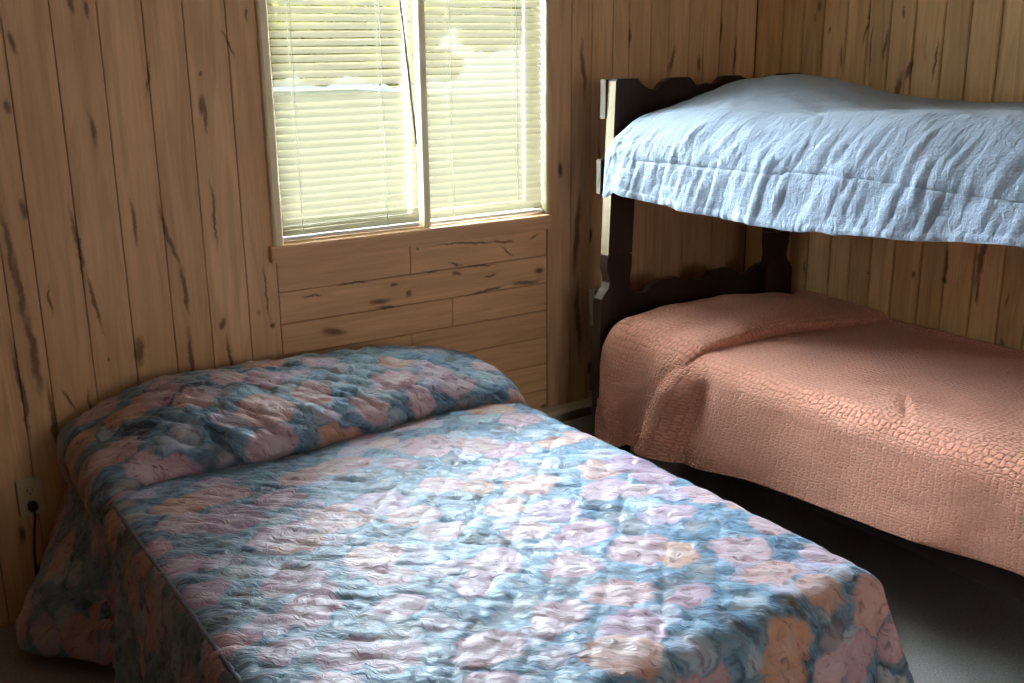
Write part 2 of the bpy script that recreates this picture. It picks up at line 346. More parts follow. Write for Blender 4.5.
# window wall
mb = MB()
left = [-2.515 + 0.1215 * i for i in range(0, 25)] + [0.4815, 0.604, 0.726, 0.848, 0.963, 1.088, 1.190]
left = sorted(e for e in left if e < 0.45 or e > 0.48)
left[0] = XL
planks(mb, left, 0, ZC, 0, 0, 1)
right = [2.361, 2.454, 2.552, 2.629, 2.737, 2.826, 2.932, 3.01, 3.099, 3.188, 3.30]
planks(mb, right, 0, ZC, 0, 0, 1)
planks(mb, [1.190, 1.30, 1.42, 1.545, 1.66, 1.78, 1.90, 2.02, 2.14, 2.250], WZ1 + 0.06, ZC, 0, 0, 1)
# backing wall around the opening
mb.box((XL - .1, 0.014, -0.05), (WX0, 0.15, ZC), 1); mb.box((WX1, 0.014, -0.05), (XR + .12, 0.15, ZC), 1)
mb.box((WX0, 0.014, -0.05), (WX1, 0.15, WZ0 - .03), 1); mb.box((WX0, 0.014, WZ1), (WX1, 0.15, ZC), 1)
setp(mb.build('wall_window', [m_wall, m_gap]), kind='structure')
# horizontal boards under the window
mb = MB(); zt = 0.995
rows = [(0.889, 0.990, 1.672), (0.783, 0.889, None), (0.677, 0.783, 1.835), (0.571, 0.677, 1.667), (0.465, 0.571, None), (0.359, 0.465, 1.9), (0.253, 0.359, None), (0.147, 0.253, None), (0.0, 0.147, None)]
for z0, z1, j in rows:
    segs = [(1.190, j), (j, 2.250)] if j else [(1.190, 2.250)]
    for a, b in segs:
        mb.box((a + .0012, 0.0, z0 + .0012), (b - .0012, 0.0135, z1 - .0012), 0, rng.random(), 0.0016)
setp(mb.build('wall_panel_below_window', m_wallh), kind='structure')
# right wall
mb = MB()
re = [0.0, -0.14, -0.246, -0.344, -0.454, -0.552, -0.647, -0.75, -0.866, -0.964, -1.075]
y = -1.075; k = 0
while y > YB:
    y -= [0.108, 0.098, 0.112, 0.09, 0.104][k % 5]; k += 1; re.append(max(y, YB))
planks(mb, re, 0, ZC, XR, 1, 1, gap=0.002, ch=0.003)
mb.box((XR + .014, 0.15, -.05), (XR + .12, YB - .1, ZC), 1)
setp(mb.build('wall_right', [m_wallr, m_gap]), kind='structure')
# left wall
mb = MB(); le = [0.0]
while le[-1] > YB: le.append(max(le[-1] - 0.121, YB))
planks(mb, le, 0, ZC, XL, 1, -1)
mb.box((XL - .014, 0.014, -.05), (XL - .12, YB - .1, ZC), 1)
setp(mb.build('wall_left', [m_wallr, m_gap]), kind='structure')
# rear wall with an invented window opening, added for the fill light
mb = MB(); be = [XL]
while be[-1] < XR: be.append(min(be[-1] + 0.121, XR))
RW = (1.0, 2.2, 1.05, 2.05)
for a, b in zip(be[:-1], be[1:]):
    for z0, z1 in ([(0, ZC)] if (b < RW[0] or a > RW[1]) else [(0, RW[2]), (RW[3], ZC)]):
        mb.box((a + .002, YB, z0), (b - .002, YB - .016, z1), 0, rng.random(), 0.002)
mb.box((XL, YB - .014, 0), (RW[0] - .1, YB - .12, ZC), 1); mb.box((RW[1] + .1, YB - .014, 0), (XR, YB - .12, ZC), 1)
mb.box((RW[0] - .1, YB - .014, 0), (RW[1] + .1, YB - .12, RW[2] - .002), 1); mb.box((RW[0] - .1, YB - .014, RW[3] + .002), (RW[1] + .1, YB - .12, ZC), 1)
setp(mb.build('wall_rear', [m_wall, m_gap]), kind='structure')
mb = MB()
for a, b in (((RW[0] - .07, RW[2] - .07), (RW[1] + .07, RW[2])), ((RW[0] - .07, RW[3]), (RW[1] + .07, RW[3] + .07)), ((RW[0] - .07, RW[2]), (RW[0], RW[3])), ((RW[1], RW[2]), (RW[1] + .07, RW[3]))):
    mb.box((a[0], YB + .016, a[1]), (b[0], YB - .03, b[1]), 0, 0, 0.003)
setp(mb.build('added_rear_window', m_trim), kind='structure')  # casing of the invented window, added around the fill light
setp(MB().box((XL - .1, YB - .1, -0.06), (XR + .1, 0.15, 0)).build('floor', m_carpet), kind='structure')
setp(MB().box((XL - .1, YB - .1, ZC), (XR + .1, 0.15, ZC + .08)).build('ceiling', m_ceil), kind='structure')

# trim round the window (flush boards) and stool
mb = MB(); mb.box((2.252, -0.003, 0), (2.358, 0.0135, ZC), 0, .3, .002)
setp(mb.build('trim_1', m_trim), kind='structure')
mb = MB(); mb.prism([(-0.030, 0.992), (-0.030, 1.036), (-0.026, 1.045), (0.062, 1.045), (0.062, 0.992)], 0, 1.166, 2.252, 0, .5, 0.003)
setp(mb.build('trim_2', m_trimh), kind='structure')
setp(MB().box((1.190, -0.004, WZ1), (2.252, 0.0135, WZ1 + .06), 0, .7, .002).build('trim_3', m_trimh), kind='structure')

# window: cream frame, mullion, sashes, panes
w = empty('window_1', ((WX0 + WX1) / 2, 0.06, WZ0)); setp(w, kind='structure')
mb = MB(); mb.prism([(1.180, -0.018), (1.186, -0.024), (1.206, -0.024), (1.214, -0.012), (1.214, 0.12), (1.180, 0.014)], 2, 1.0455, WZ1, 0)
MB().box((2.250, 0.0, WZ0), (2.268, 0.12, WZ1), 0, 0, .002).build('jamb', m_jamb, w); mb.box((1.21, 0.0, WZ1 - .02), (2.25, 0.12, WZ1), 0)
mb.box((1.21, 0.0625, WZ0 - .02), (2.25, 0.12, WZ0 + .012), 0)
mb.build('window_frame', m_cream, w)
MB().box((1.727, -0.012, WZ0 + .001), (1.752, 0.03, WZ1 - .02), 0, 0, .003).build('mullion', m_cream, w)
for (a, b, yy, nm) in ((1.215, 1.76, 0.085, 'l'), (1.73, 2.25, 0.105, 'r')):
    mb = MB(); z0, z1 = WZ0 + .013, WZ1 - .021; t_ = .028
    mb.box((a, yy - .009, z0), (a + t_, yy + .009, z1), 0, 0, .002); mb.box((b - t_, yy - .009, z0), (b, yy + .009, z1), 0, 0, .002)
    mb.box((a + t_, yy - .009, z0), (b - t_, yy + .009, z0 + t_), 0, 0, .002); mb.box((a + t_, yy - .009, z1 - t_), (b - t_, yy + .009, z1), 0, 0, .002)
    s_ = mb.build('sash', m_sash, w)
    p_ = MB().box((a + t_, yy - .002, z0 + t_), (b - t_, yy + .002, z1 - t_)).build('pane', m_glass, w)

# ------------------------------------------------------------------ blinds
def blind(x0, x1, zbot, label, stack, gap_at, cords, wand, tiltb):
    root = empty('window_blind', ((x0 + x1) / 2, 0.03, zbot))
    setp(root, label, 'window blind', 'mini blinds in the window')
    mb = MB(); pitch = 0.0243; ztop = WZ1 - .055; W = 0.0255; yc = 0.030
    z = ztop; rr = random.Random(int(x0 * 100))
    def slat(zc, tilt, dz=0.0):
        prof = []
        for k in range(6):
            t = (k / 5 - .5); yy = -t * W * math.cos(tilt) ; zz = -t * W * math.sin(tilt)
            cr = 0.0026 * (1 - (2 * t) ** 2)
            yy2 = yy - cr * math.sin(tilt) ; zz2 = zz + cr * math.cos(tilt)
            prof.append((yc + yy2, zc + zz2))
        nx = 14; vs = []; fs = []
        sg = rr.uniform(-.0012, .0012); ph = rr.uniform(0, 6)
        for i in range(nx + 1):
            x = x0 + .004 + (x1 - x0 - .008) * i / nx; s_ = sg * math.sin(math.pi * i / nx + ph) + dz * i / nx
            for (yy, zz) in prof: vs.append((x, yy, zz + s_))
        for i in range(nx):
            for k in range(5): fs.append((i * 6 + k, (i + 1) * 6 + k, (i + 1) * 6 + k + 1, i * 6 + k + 1))
        mb.add(vs, fs)
    zend = zbot + .02 + stack * .0062
    while z > zend:
        tl = R(tiltb) + rr.uniform(-.05, .05)
        if gap_at and abs(z - gap_at) < pitch * .5: tl = R(6)
        slat(z, tl); z -= pitch
    for k in range(stack): slat(zbot + .022 + k * .0062, R(8), 0)
    mb.build('slats', m_slat, root, True)
    MB().box((x0 + .003, yc - .012, zbot + .004), (x1 - .003, yc + .012, zbot + .016), 0, 0, .003).build('bottom_rail', m_white, root)
    MB().box((x0 + .002, yc - .016, WZ1 - .045), (x1 - .002, yc + .016, WZ1 - .021), 0, 0, .002).build('head_rail', m_white, root)
    for cx_ in cords:
        m2 = MB()
        for s_ in (-1, 1):
            pts = []; z = zbot + .01; 
            while z < WZ1 - .04:
                pts.append((cx_ + .0015 * math.sin(z * 130), yc + s_ * .0125, z)); z += .0121
            m2.tube(pts, .0009, 5)
        m2.build('ladder_cord', m_white, root)
    if wand:
        m3 = MB().tube([(1.655, yc - .030, 1.98), (1.664, yc - .038, 1.80), (1.675, yc - .040, 1.676), (1.706, yc - .040, 1.333)], [.002, .0034, .0034, .0038], 6)
        m3.build('tilt_wand', m_wand, root, True)
    return root
blind(1.216, 1.726, WZ0 + .001, 'cream mini blind on the left half of the window with a dark tilt wand', 9, 1.527, (1.295, 1.60), True, 57)
blind(1.753, 2.248, WZ0 + .001, 'cream mini blind on the right half of the window without a wand', 0, None, (1.86, 2.13), False, 60)

# ------------------------------------------------------------------ outside
setp(MB().box((-25, 0.16, -1.2), (30, 60, -1.0)).build('ground_outside', m_lawn), kind='structure')
def tree(x, y, zb, r, label, lean_):
    """broad tree: trunk off to the side, crown of many leaf clusters hanging down to height zb"""
    root = empty('garden_tree', (x - lean_, y, -1.0)); setp(root, label, 'tree')
    MB().tube([(x - lean_, y, -1.0), (x - lean_ * .95, y + .05, zb * .6), (x - lean_ * .5, y, zb + .5), (x, y, zb + r * .6)], [.17, .13, .09, .04], 10).build('trunk', m_bark, root, True)
    q = random.Random(int(x * 10)); bm = bmesh.new()
    for k in range(70):
        mt = Matrix.Translation((x + q.uniform(-1, 1) * r * 1.25, y + q.uniform(-.55, .55) * r * .6, zb + .12 + min(abs(q.gauss(0, .4)), 1) * r)) @ Matrix.Diagonal((r * q.uniform(.16, .26), r * q.uniform(.14, .22), r * q.uniform(.10, .17), 1))
        bmesh.ops.create_icosphere(bm, subdivisions=3, radius=1, matrix=mt)
    for v in bm.verts: v.co += Vector((q.gauss(0, 1), q.gauss(0, 1), q.gauss(0, 1))) * .035
    m_ = MB().bmesh(bm); bm.free(); m_.build('foliage', m_leaf, root, False)
tree(5.3, 9.0, 1.24, 1.25, 'yellow green leafy tree seen through the upper left half of the blinds', 2.6)
tree(10.2, 12.0, 1.72, 2.1, 'yellow green leafy tree seen through the upper right half of the blinds', -2.4)

# ------------------------------------------------------------------ cloth tools (numpy)
def vnoise(x, y, seed=0):
    rs = np.random.RandomState(seed); T = rs.rand(256, 256) * 2 - 1
    xi = np.floor(x).astype(int); yi = np.floor(y).astype(int); fx = x - xi; fy = y - yi
    fx = fx * fx * (3 - 2 * fx); fy = fy * fy * (3 - 2 * fy)
    g = lambda a, b: T[a % 256, b % 256]
    return (g(xi, yi) * (1 - fx) + g(xi + 1, yi) * fx) * (1 - fy) + (g(xi, yi + 1) * (1 - fx) + g(xi + 1, yi + 1) * fx) * fy
def fbm(x, y, seed=0, o=3):
    s = 0; a = 1.0
    for k in range(o): s = s + a * vnoise(x * 2 ** k, y * 2 ** k, seed + k); a *= .5
    return s
def sstep(x, a, b):
    t = np.clip((x - a) / (b - a), 0, 1); return t * t * (3 - 2 * t)
def gauss(x, m, s): return np.exp(-((x - m) / s) ** 2)
def grid_normals(P):
    du = np.gradient(P, axis=0); dv = np.gradient(P, axis=1); n = np.cross(du, dv)
    n /= (np.linalg.norm(n, axis=2, keepdims=True) + 1e-9); return n
def smooth_path(pts, n):
    """arc-length resample of a Catmull-Rom curve"""
    pts = [np.array(p, float) for p in pts]; pts = [2 * pts[0] - pts[1]] + pts + [2 * pts[-1] - pts[-2]]; out = []
    for i in range(1, len(pts) - 2):
        p0, p1, p2, p3 = pts[i - 1:i + 3]
        for k in range(24):
            t = k / 24; out.append(.5 * ((2 * p1) + (-p0 + p2) * t + (2 * p0 - 5 * p1 + 4 * p2 - p3) * t * t + (-p0 + 3 * p1 - 3 * p2 + p3) * t ** 3))
    out.append(pts[-2]); out = np.array(out); d = np.r_[0, np.cumsum(np.linalg.norm(np.diff(out, axis=0), axis=1))]
    L = d[-1]; s = np.linspace(0, L, n)
    return np.stack([np.interp(s, d, out[:, k]) for k in range(out.shape[1])], 1), s
def sheet(name, P, U, V, mat, thick=0.012, parent=None):
    nu, nv = P.shape[:2]; idx = np.arange(nu * nv).reshape(nu, nv)
    q = np.stack([idx[:-1, :-1], idx[1:, :-1], idx[1:, 1:], idx[:-1, 1:]], -1).reshape(-1, 4)
    me = bpy.data.meshes.new(name); me.from_pydata(P.reshape(-1, 3).tolist(), [], q.tolist()); me.update()
    uvl = me.uv_layers.new(name='UVMap'); li = np.empty(len(me.loops), int); me.loops.foreach_get('vertex_index', li)
    uv = np.stack([U.reshape(-1)[li], V.reshape(-1)[li]], 1); uvl.data.foreach_set('uv', uv.reshape(-1))
    o = link(name, me, mat, parent, True)
    md = o.modifiers.new('thickness', 'SOLIDIFY'); md.thickness = thick; md.offset = -1; md.use_even_offset = False
    return o

# ------------------------------------------------------------------ full bed
X0, X1, Y1, ZT = 0.490, 1.775, -1.90, 0.550
bed = empty('full_bed', (1.13, -1.0, 0)); setp(bed, 'full size bed under the floral bedspread beneath the window, only its covered shape showing', 'bed')
MB().box((X0 + .03, -0.05, .30), (X1 - .03, Y1 + .04, .515), 0, 0, .04).build('mattress', m_matt, bed)
MB().box((X0 + .035, -0.05, .13), (X1 - .035, Y1 + .045, .298), 0, 0, .015).build('box_spring', m_matd, bed)
for sx in (X0 + .12, X1 - .12):
    for sy in (-.15, Y1 + .15):
        MB().tube([(sx, sy, 0.0), (sx, sy, .135)], [.022, .026], 12).build('leg', m_steel, bed, True)

def bedspread():
    # flat lengthwise path over the pillow roll, tucked crease, then flat top  (y, z offset)
    prof, s = smooth_path([(-.022, .02), (-.03, .09), (-.09, .150), (-.20, .172), (-.32, .158), (-.42, .130), (-.495, .078), (-.512, .040), (-.492, .012), (-.470, -.002), (-.485, -.006), (-.54, .0), (-.60, .004), (-.72, 0.0)], 150)
    yl = prof[-1, 0]; s_end = s[-1]
    ds = .0085; L = .50
    nb = int((yl - (Y1 + .06) + L + .04) / ds); sb = s_end + ds * np.arange(1, nb + 1)
    S = np.r_[s, sb]; yv = np.r_[prof[:, 0], yl - (sb - s_end)]; zo = np.r_[prof[:, 1], np.zeros(nb)]
    a = np.arange(X0 - L + .02, X1 + L - .02, .0088)
    A, Sg = np.meshgrid(a, S, indexing='ij'); Yf = np.tile(yv, (len(a), 1)); ZO = np.tile(zo, (len(a), 1))
    r = .042
    # clamp rectangle
    xl, xr, yb = X0 + r, X1 - r, Y1 + r
    Cx = np.clip(A, xl, xr); Cy = np.maximum(Yf, yb)
    e1 = np.abs(A - Cx); e2 = Cy - Yf
    # softened chebyshev overhang so that corners do not hang lower than the hems
    e = np.sqrt(e1 ** 2 + e2 ** 2) + 1e-9; d = np.maximum(e1, e2) * (1 + .12 * (np.minimum(e1, e2) / (np.maximum(e1, e2) + 1e-9)) ** 2)
    nx = np.sign(A - Cx) * e1 / e; ny = -e2 / e
    th = np.minimum(d / r, math.pi / 2); hor = r * np.sin(th); drop = r * (1 - np.cos(th)) + np.maximum(d - r * math.pi / 2, 0)
    nz = np.cos(th); nh = np.sin(th)
    fr = np.clip(drop / .5, 0, 1)
    # soft side billows
    per = np.where(e1 >= e2, Sg, A + 3.0)
    fold = (.014 * np.sin(per * 17 + 1.3 * np.sin(per * 5)) + .010 * vnoise(per * 6, per * 0, 5)) * sstep(fr, .15, 1)
    corner = np.minimum(e1, e2) / (e + 1e-9)
    fold += .045 * corner * np.sin(np.arctan2(e2, e1) * 4 + .6) * sstep(fr, .1, 1)
    flare = .045 * fr ** 1.2 + fold
    flare += 0.12 * fr * sstep(corner, .15, .6) + .03 * fr * (e2 > e1)
    lside = (A < xl) & (e1 >= e2)
    # the head-left corner swings out and bunches towards the floor
    bun = gauss(Yf, -.22, .20) * sstep(-Yf, -.05, .02)
    flare = flare + np.where(A < xl, bun * (.15 * sstep(fr, .3, .95) - .03 * gauss(fr, .25, .15)), 0)
    flare = flare + np.where(A < xl, -.045 * gauss(Yf, -.56, .09) * sstep(fr, .05, .7), 0)
    # roll height across the bed
    t = (A - X0) / (X1 - X0)
    hw = np.interp(A, [X0 - .4, X0 - .1, X0 + .02, X0 + .12, X0 + .28, X0 + .7, X0 + 1.05, X1 - .10, X1, X1 + .12, X1 + .4], [.05, .16, .34, .60, .88, .84, .76, .55, .38, .20, .05])
    lump = 1 + .10 * vnoise(A * 4.5, Sg * 3, 3)
    off = np.maximum(ZO, -.01) * hw * lump
    # crease wanders; roll overhang only where the pillow is
    yw = .018 * np.sin(A * 5 + .4) + .02 * vnoise(A * 3.1, A * 0, 8) - .03 * gauss(A, X0, .14) - .035 * gauss(A, X1, .12)
    yw = yw * sstep(-Yf, .1, .45) * (1 - sstep(-Yf, .62, .9)) 
    Px = Cx + nx * (hor + flare) + nx * nh * off * .45
    Py = Cy + ny * (hor + flare) + yw - np.where(A < xl, 0, 0)
    Pz = ZT - drop + nz * off + .25 * off * nh
    # droop of the roll ends
    P = np.stack([Px, Py, Pz], -1)
    topw = sstep(nz, .2, .9)
    # gentle bed undulation
    P[..., 2] += topw * (.006 * vnoise(A * 3, Sg * 3, 11) + .0)
    N = grid_normals(P); N *= np.sign(N[A.shape[0] // 2, -60, 2])
    # quilting: stitched rectangles with puckers
    wob = .006 * vnoise(A * 7, Sg * 7, 20)
    def line(c, pitch, w):
        q = np.abs(((c / pitch) % 1.0) - .5) * 2; return np.exp(-((1 - q) * pitch / 2 / w) ** 2)
    # stitched on the bias: diamonds about 12 cm across
    D1 = (A - Sg) / math.sqrt(2) + wob; D2 = (A + Sg) / math.sqrt(2) + wob; pt = .118
    q1 = line(D1 + pt / 2, pt, .0058); q2 = line(D2 + pt / 2, pt, .0058)
    puff = .0036 * (np.abs(np.sin(math.pi * D1 / pt)) * np.abs(np.sin(math.pi * D2 / pt))) ** .35
    wr = .0034 * fbm(D1 * 42 + 50, D2 * 13 + 50, 30, 3) + .0020 * fbm(D1 * 70 + 50, D2 * 30 + 50, 40, 2)
    rollw = sstep(ZO * hw, .02, .08)
    dis = puff - .0038 * np.maximum(q1, q2 * .9) + wr * (1 + 1.0 * rollw) + .006 * rollw * np.abs(vnoise(A * 9 + Sg * 6, Sg * 12 - A * 5, 44))
    P = P + N * dis[..., None]
    # rest on the floor, keep clear of the wall
    zf = P[..., 2]; under = np.maximum(.018 - zf, 0)
    P[..., 0] += np.where(A < xl, -1, 0) * under * .6
    P[..., 2] = np.where(zf < .018, .018 + .012 * (vnoise(A * 20, Sg * 20, 60) + 1) * np.minimum(under * 20, 1), zf)
    P[..., 1] = np.minimum(P[..., 1], np.where(P[..., 2] < .42, -.034, -.014))
    o = sheet('floral_bedspread', P, A, Sg, m_floral, .010)
    setp(o, 'quilted floral bedspread in blue, teal and pink over the large bed under the window', 'bedspread')
    # corded seam running along the left edge of the top
    j = int(np.argmin(np.abs(a - (X0 + .010)))); m2 = MB()
    k0 = int(np.argmin(np.abs(S - (s[-1] - .16)))); k1 = int(np.argmin(np.abs(yv - (Y1 + .02))))
    pts = [P[j, k] + N[j, k] * .0055 for k in range(k0, k1, 3)]
    m2.tube(pts, .0068, 8); m2.build('corded_seam', m_pipe, o, True)
    return o
m_pipe = plain('seam_cord', (0.17, 0.19, 0.25), 0.5)
bedspread()

# ------------------------------------------------------------------ bunk bed
BX0, BX1, BY0, BY1 = 2.29, 3.285, -0.28, -2.36
bunk = empty('bunk_bed', (2.8, -1.3, 0)); setp(bunk, 'dark stained wooden bunk bed with scalloped headboards against the right wall', 'bunk bed')
def lean(z): return .035 * (z - .92)
def post_upper(xa, xb, y0, y1, raw):
    z0, z1 = .922, 1.535
    pts = [(xa + lean(z0), z0), (xb + lean(z0), z0), (xb + lean(z1) , z1 - .012), (xb + lean(z1) - .012, z1), (xa + lean(z1) + .008, z1), (xa + lean(z1), z1 - .008)]
    MB().prism(pts, 1, y0, y1, 0, rng.random(), 0.0, {5: 1} if raw == 'l' else ({1: 1} if raw == 'r' else None)).build('upper_post', [m_bunk, m_bunkend], bunk)
def post_lower(xo, xi, y0, y1, s_):
    # s_=+1: outer (scooped) edge at xo on the left; -1: mirrored
    pts = [(0, 0), (0, .745), (.004, .765), (.018, .785), (.034, .800), (.040, .822), (.036, .850), (.028, .870), (.030, .918), (.142, .918), (.142, .88), (.134, .83), (.140, .79), (.155, .76), (.155, 0)]
    P = [(xo + s_ * p[0], p[1]) for p in pts]
    MB().prism(P, 1, y0, y1, 0, rng.random(), 0.0, {2: 1, 3: 1, 4: 1}).build('lower_post', [m_bunk, m_railend], bunk)  # scoop faces paler than the stain: their shine is put into the colour
for (yy0, yy1) in ((BY0, BY0 + .044), (BY1, BY1 - .044)):
    post_lower(2.288, 0, yy0, yy1, 1); post_lower(3.288, 0, yy0, yy1, -1)
    post_upper(2.320, 2.430, yy0, yy1, 'l'); post_upper(3.146, 3.252, yy0, yy1, 'r')
def scallop(z0, z1, xa, xb, y0, y1, amp=.040):
    c = (xa + xb) / 2; h = (xb - xa) / 2; top = []
    key = [(0, -.6), (.10, -.75), (.18, 0), (.36, 0), (.44, -.35), (.50, -.95), (.56, -1.0), (.62, -.7), (.70, -.15), (1.0, 0)]
    us = [k[0] for k in key]; vs = [k[1] for k in key]
    for i in range(-40, 41):
        u = abs(i) / 40; top.append((c + h * i / 40, z1 + amp * float(np.interp(u, us, vs))))
    pts = [(xb, z0), (xa, z0)] + top
    return MB().prism(pts, 1, y0, y1, 0, rng.random(), 0.0, {0: 0, 1: 1, len(pts) - 1: 1})
for (ya, yb_) in ((BY0 + .046, BY0 + .074), (BY1 - .046, BY1 - .074)):
    scallop(1.400, 1.532, 2.333, 3.285, ya, yb_).build('headboard_rail', [m_bunk, m_railend], bunk)
    MB().box((2.319, ya, 1.136), (3.28, yb_, 1.259), 0, .4, .004).build('headboard_rail', m_bunk, bunk)
    MB().box((2.3175, ya + .002 * (1 if yb_ > ya else -1), 1.138), (2.3188, yb_ - .002 * (1 if yb_ > ya else -1), 1.257), 0, .4).build('rail_end', m_railend, bunk)
    scallop(.655, .790, 2.296, 3.288, ya, yb_).build('headboard_rail', [m_bunk, m_railend], bunk)
    MB().box((2.296, ya, .40), (3.288, yb_, .52), 0, .7, .004).build('headboard_rail', m_bunk, bunk)
for z0, z1 in ((.30, .43), (1.205, 1.30)):
    for xa in (2.345, 3.235):
        MB().box((xa, BY0 - .002, z0), (xa + .028, BY1 + .002, z1), 0, .2, .003).build('side_rail', m_bunk, bunk)
    for k in range(9):
        y = BY0 - .12 - k * .225
        MB().box((2.374, y, z0 + .04), (3.234, y - .07, z0 + .058), 0, .6, .002).build('bed_slat', m_bunk, bunk)
MB().box((2.378, BY0 - .01, .362), (3.230, BY1 + .02, .60), 0, 0, .05).build('lower_mattress', m_matt, bunk)
MB().box((2.378, BY0 - .01, 1.232), (3.230, BY1 + .02, 1.38), 0, 0, .04).build('upper_mattress', m_matt, bunk)

def one_side(Lf, xf, xr, r, a_step):
    """cross-section coordinate: a=0 front edge tangent, a<0 hanging, a>0 top, to xr"""
    return np.arange(-Lf, xr - xf - r, a_step)
def salmon():
    ZT = .662; XF = 2.300; r = .075; XRr = 3.284; Lf = .40
    prof, s = smooth_path([(-.300, -.10), (-.302, -.02), (-.34, .045), (-.42, .072), (-.52, .070), (-.62, .062), (-.715, .046), (-.748, .024), (-.735, .006), (-.705, -.002), (-.715, -.006), (-.77, -.002), (-.84, .0), (-.95, 0.0)], 150)
    yl = prof[-1, 0]; sb = s[-1] + .0075 * np.arange(1, int((yl - BY1) / .0075)); S = np.r_[s, sb]; yv = np.r_[prof[:, 0], yl - (sb - s[-1])]; zo = np.r_[prof[:, 1], 0 * sb]
    a = np.arange(-.52, XRr - XF, .0078); A, Sg = np.meshgrid(a, S, indexing='ij'); Yf = np.tile(yv, (len(a), 1)); ZO = np.tile(zo, (len(a), 1))
    # hem length differs along the bed: longer beside the pillow
    hem = np.interp(-Yf, [.28, .40, .48, .52, .62, .9, 1.1, 1.5, 1.9, 2.4], [.36, .40, .405, .40, .37, .335, .30, .265, .235, .23])
    k = np.where(A < 0, A / .52 * hem, A)
    d = np.maximum(r - k, 0) ; th = np.minimum(d / r, math.pi / 2)
    drop = r * (1 - np.cos(th)) + np.maximum(d - r * math.pi / 2, 0); X = np.where(k > r, XF + k, XF + r - r * np.sin(th))
    nz = np.cos(th); nh = np.sin(th); fr = np.clip(drop / .42, 0, 1)
    fo = .012 * np.sin(Sg * 9 + .7) + .010 * vnoise(Sg * 5, Sg * 0, 4)
    flare = fo * sstep(fr, .1, 1) + .012 * fr
    hw = np.interp(X, [2.25, 2.36, 2.5, 2.8, 3.05, 3.2, 3.29], [.55, .62, .85, 1.0, .85, .55, .45])
    sc0 = s[int(np.argmin(prof[:120, 0]))]
    near = 1 - sstep(Sg, sc0, sc0 + .05)
    off = ZO * hw
    sidebulge = (.015 * gauss(Yf, -.40, .12) + .045 * gauss(Sg, sc0 - .02, .06) - .022 * gauss(Sg, sc0 + .09, .05)) * nh * sstep(fr, .0, .35)
    X = X - (flare + sidebulge) * nh - np.maximum(off, 0) * nh * .5
    slope = -.030 * sstep(X, 2.45, 3.28)
    Z = ZT - drop + off * (nz + .15 * nh) + slope
    crown = .012 * np.sin(np.clip((X - XF) / (XRr - XF), 0, 1) * math.pi); Z = Z + crown * nz
    # flap: the turned roll swings back towards the head as it hangs
    Y = Yf + .20 * fr ** .8 * sstep(-Yf, .30, .70) * (1 - .30 * (1 - near)) * (1 - sstep(-Yf, .85, 1.6))
    P = np.stack([X, Y, Z], -1)
    # far edge turns up against the wall slightly
    P[..., 2] += .012 * sstep(A, XRr - XF - .05, XRr - XF) 
    N = grid_normals(P); N *= np.sign(N[-40, -40, 2])
    dis = .003 * fbm(A * 9, Sg * 9, 70, 2) + .004 * vnoise(A * 6, Sg * 14, 75) * sstep(ZO, .0, .03)
    dis += -.008 * gauss((Sg - 1.42) * .8 + (A - .10) * .6, 0, .012) * gauss(A, .12, .09) 
    dis += .003 * near * nh * np.sin((Yf + .02 + .25 * fr) * 55) * sstep(fr, .1, .8)
    P += N * dis[..., None]
    P[..., 0] = np.minimum(P[..., 0], 3.290); P[..., 1] = np.minimum(P[..., 1], -.292)
    P[..., 0] = np.where(P[..., 2] < .95, P[..., 0], P[..., 0])
    o = sheet('salmon_coverlet', P, A, Sg, m_salmon, .007)
    setp(o, 'salmon pink textured coverlet folded over the pillow on the lower bunk', 'bedspread')
salmon()

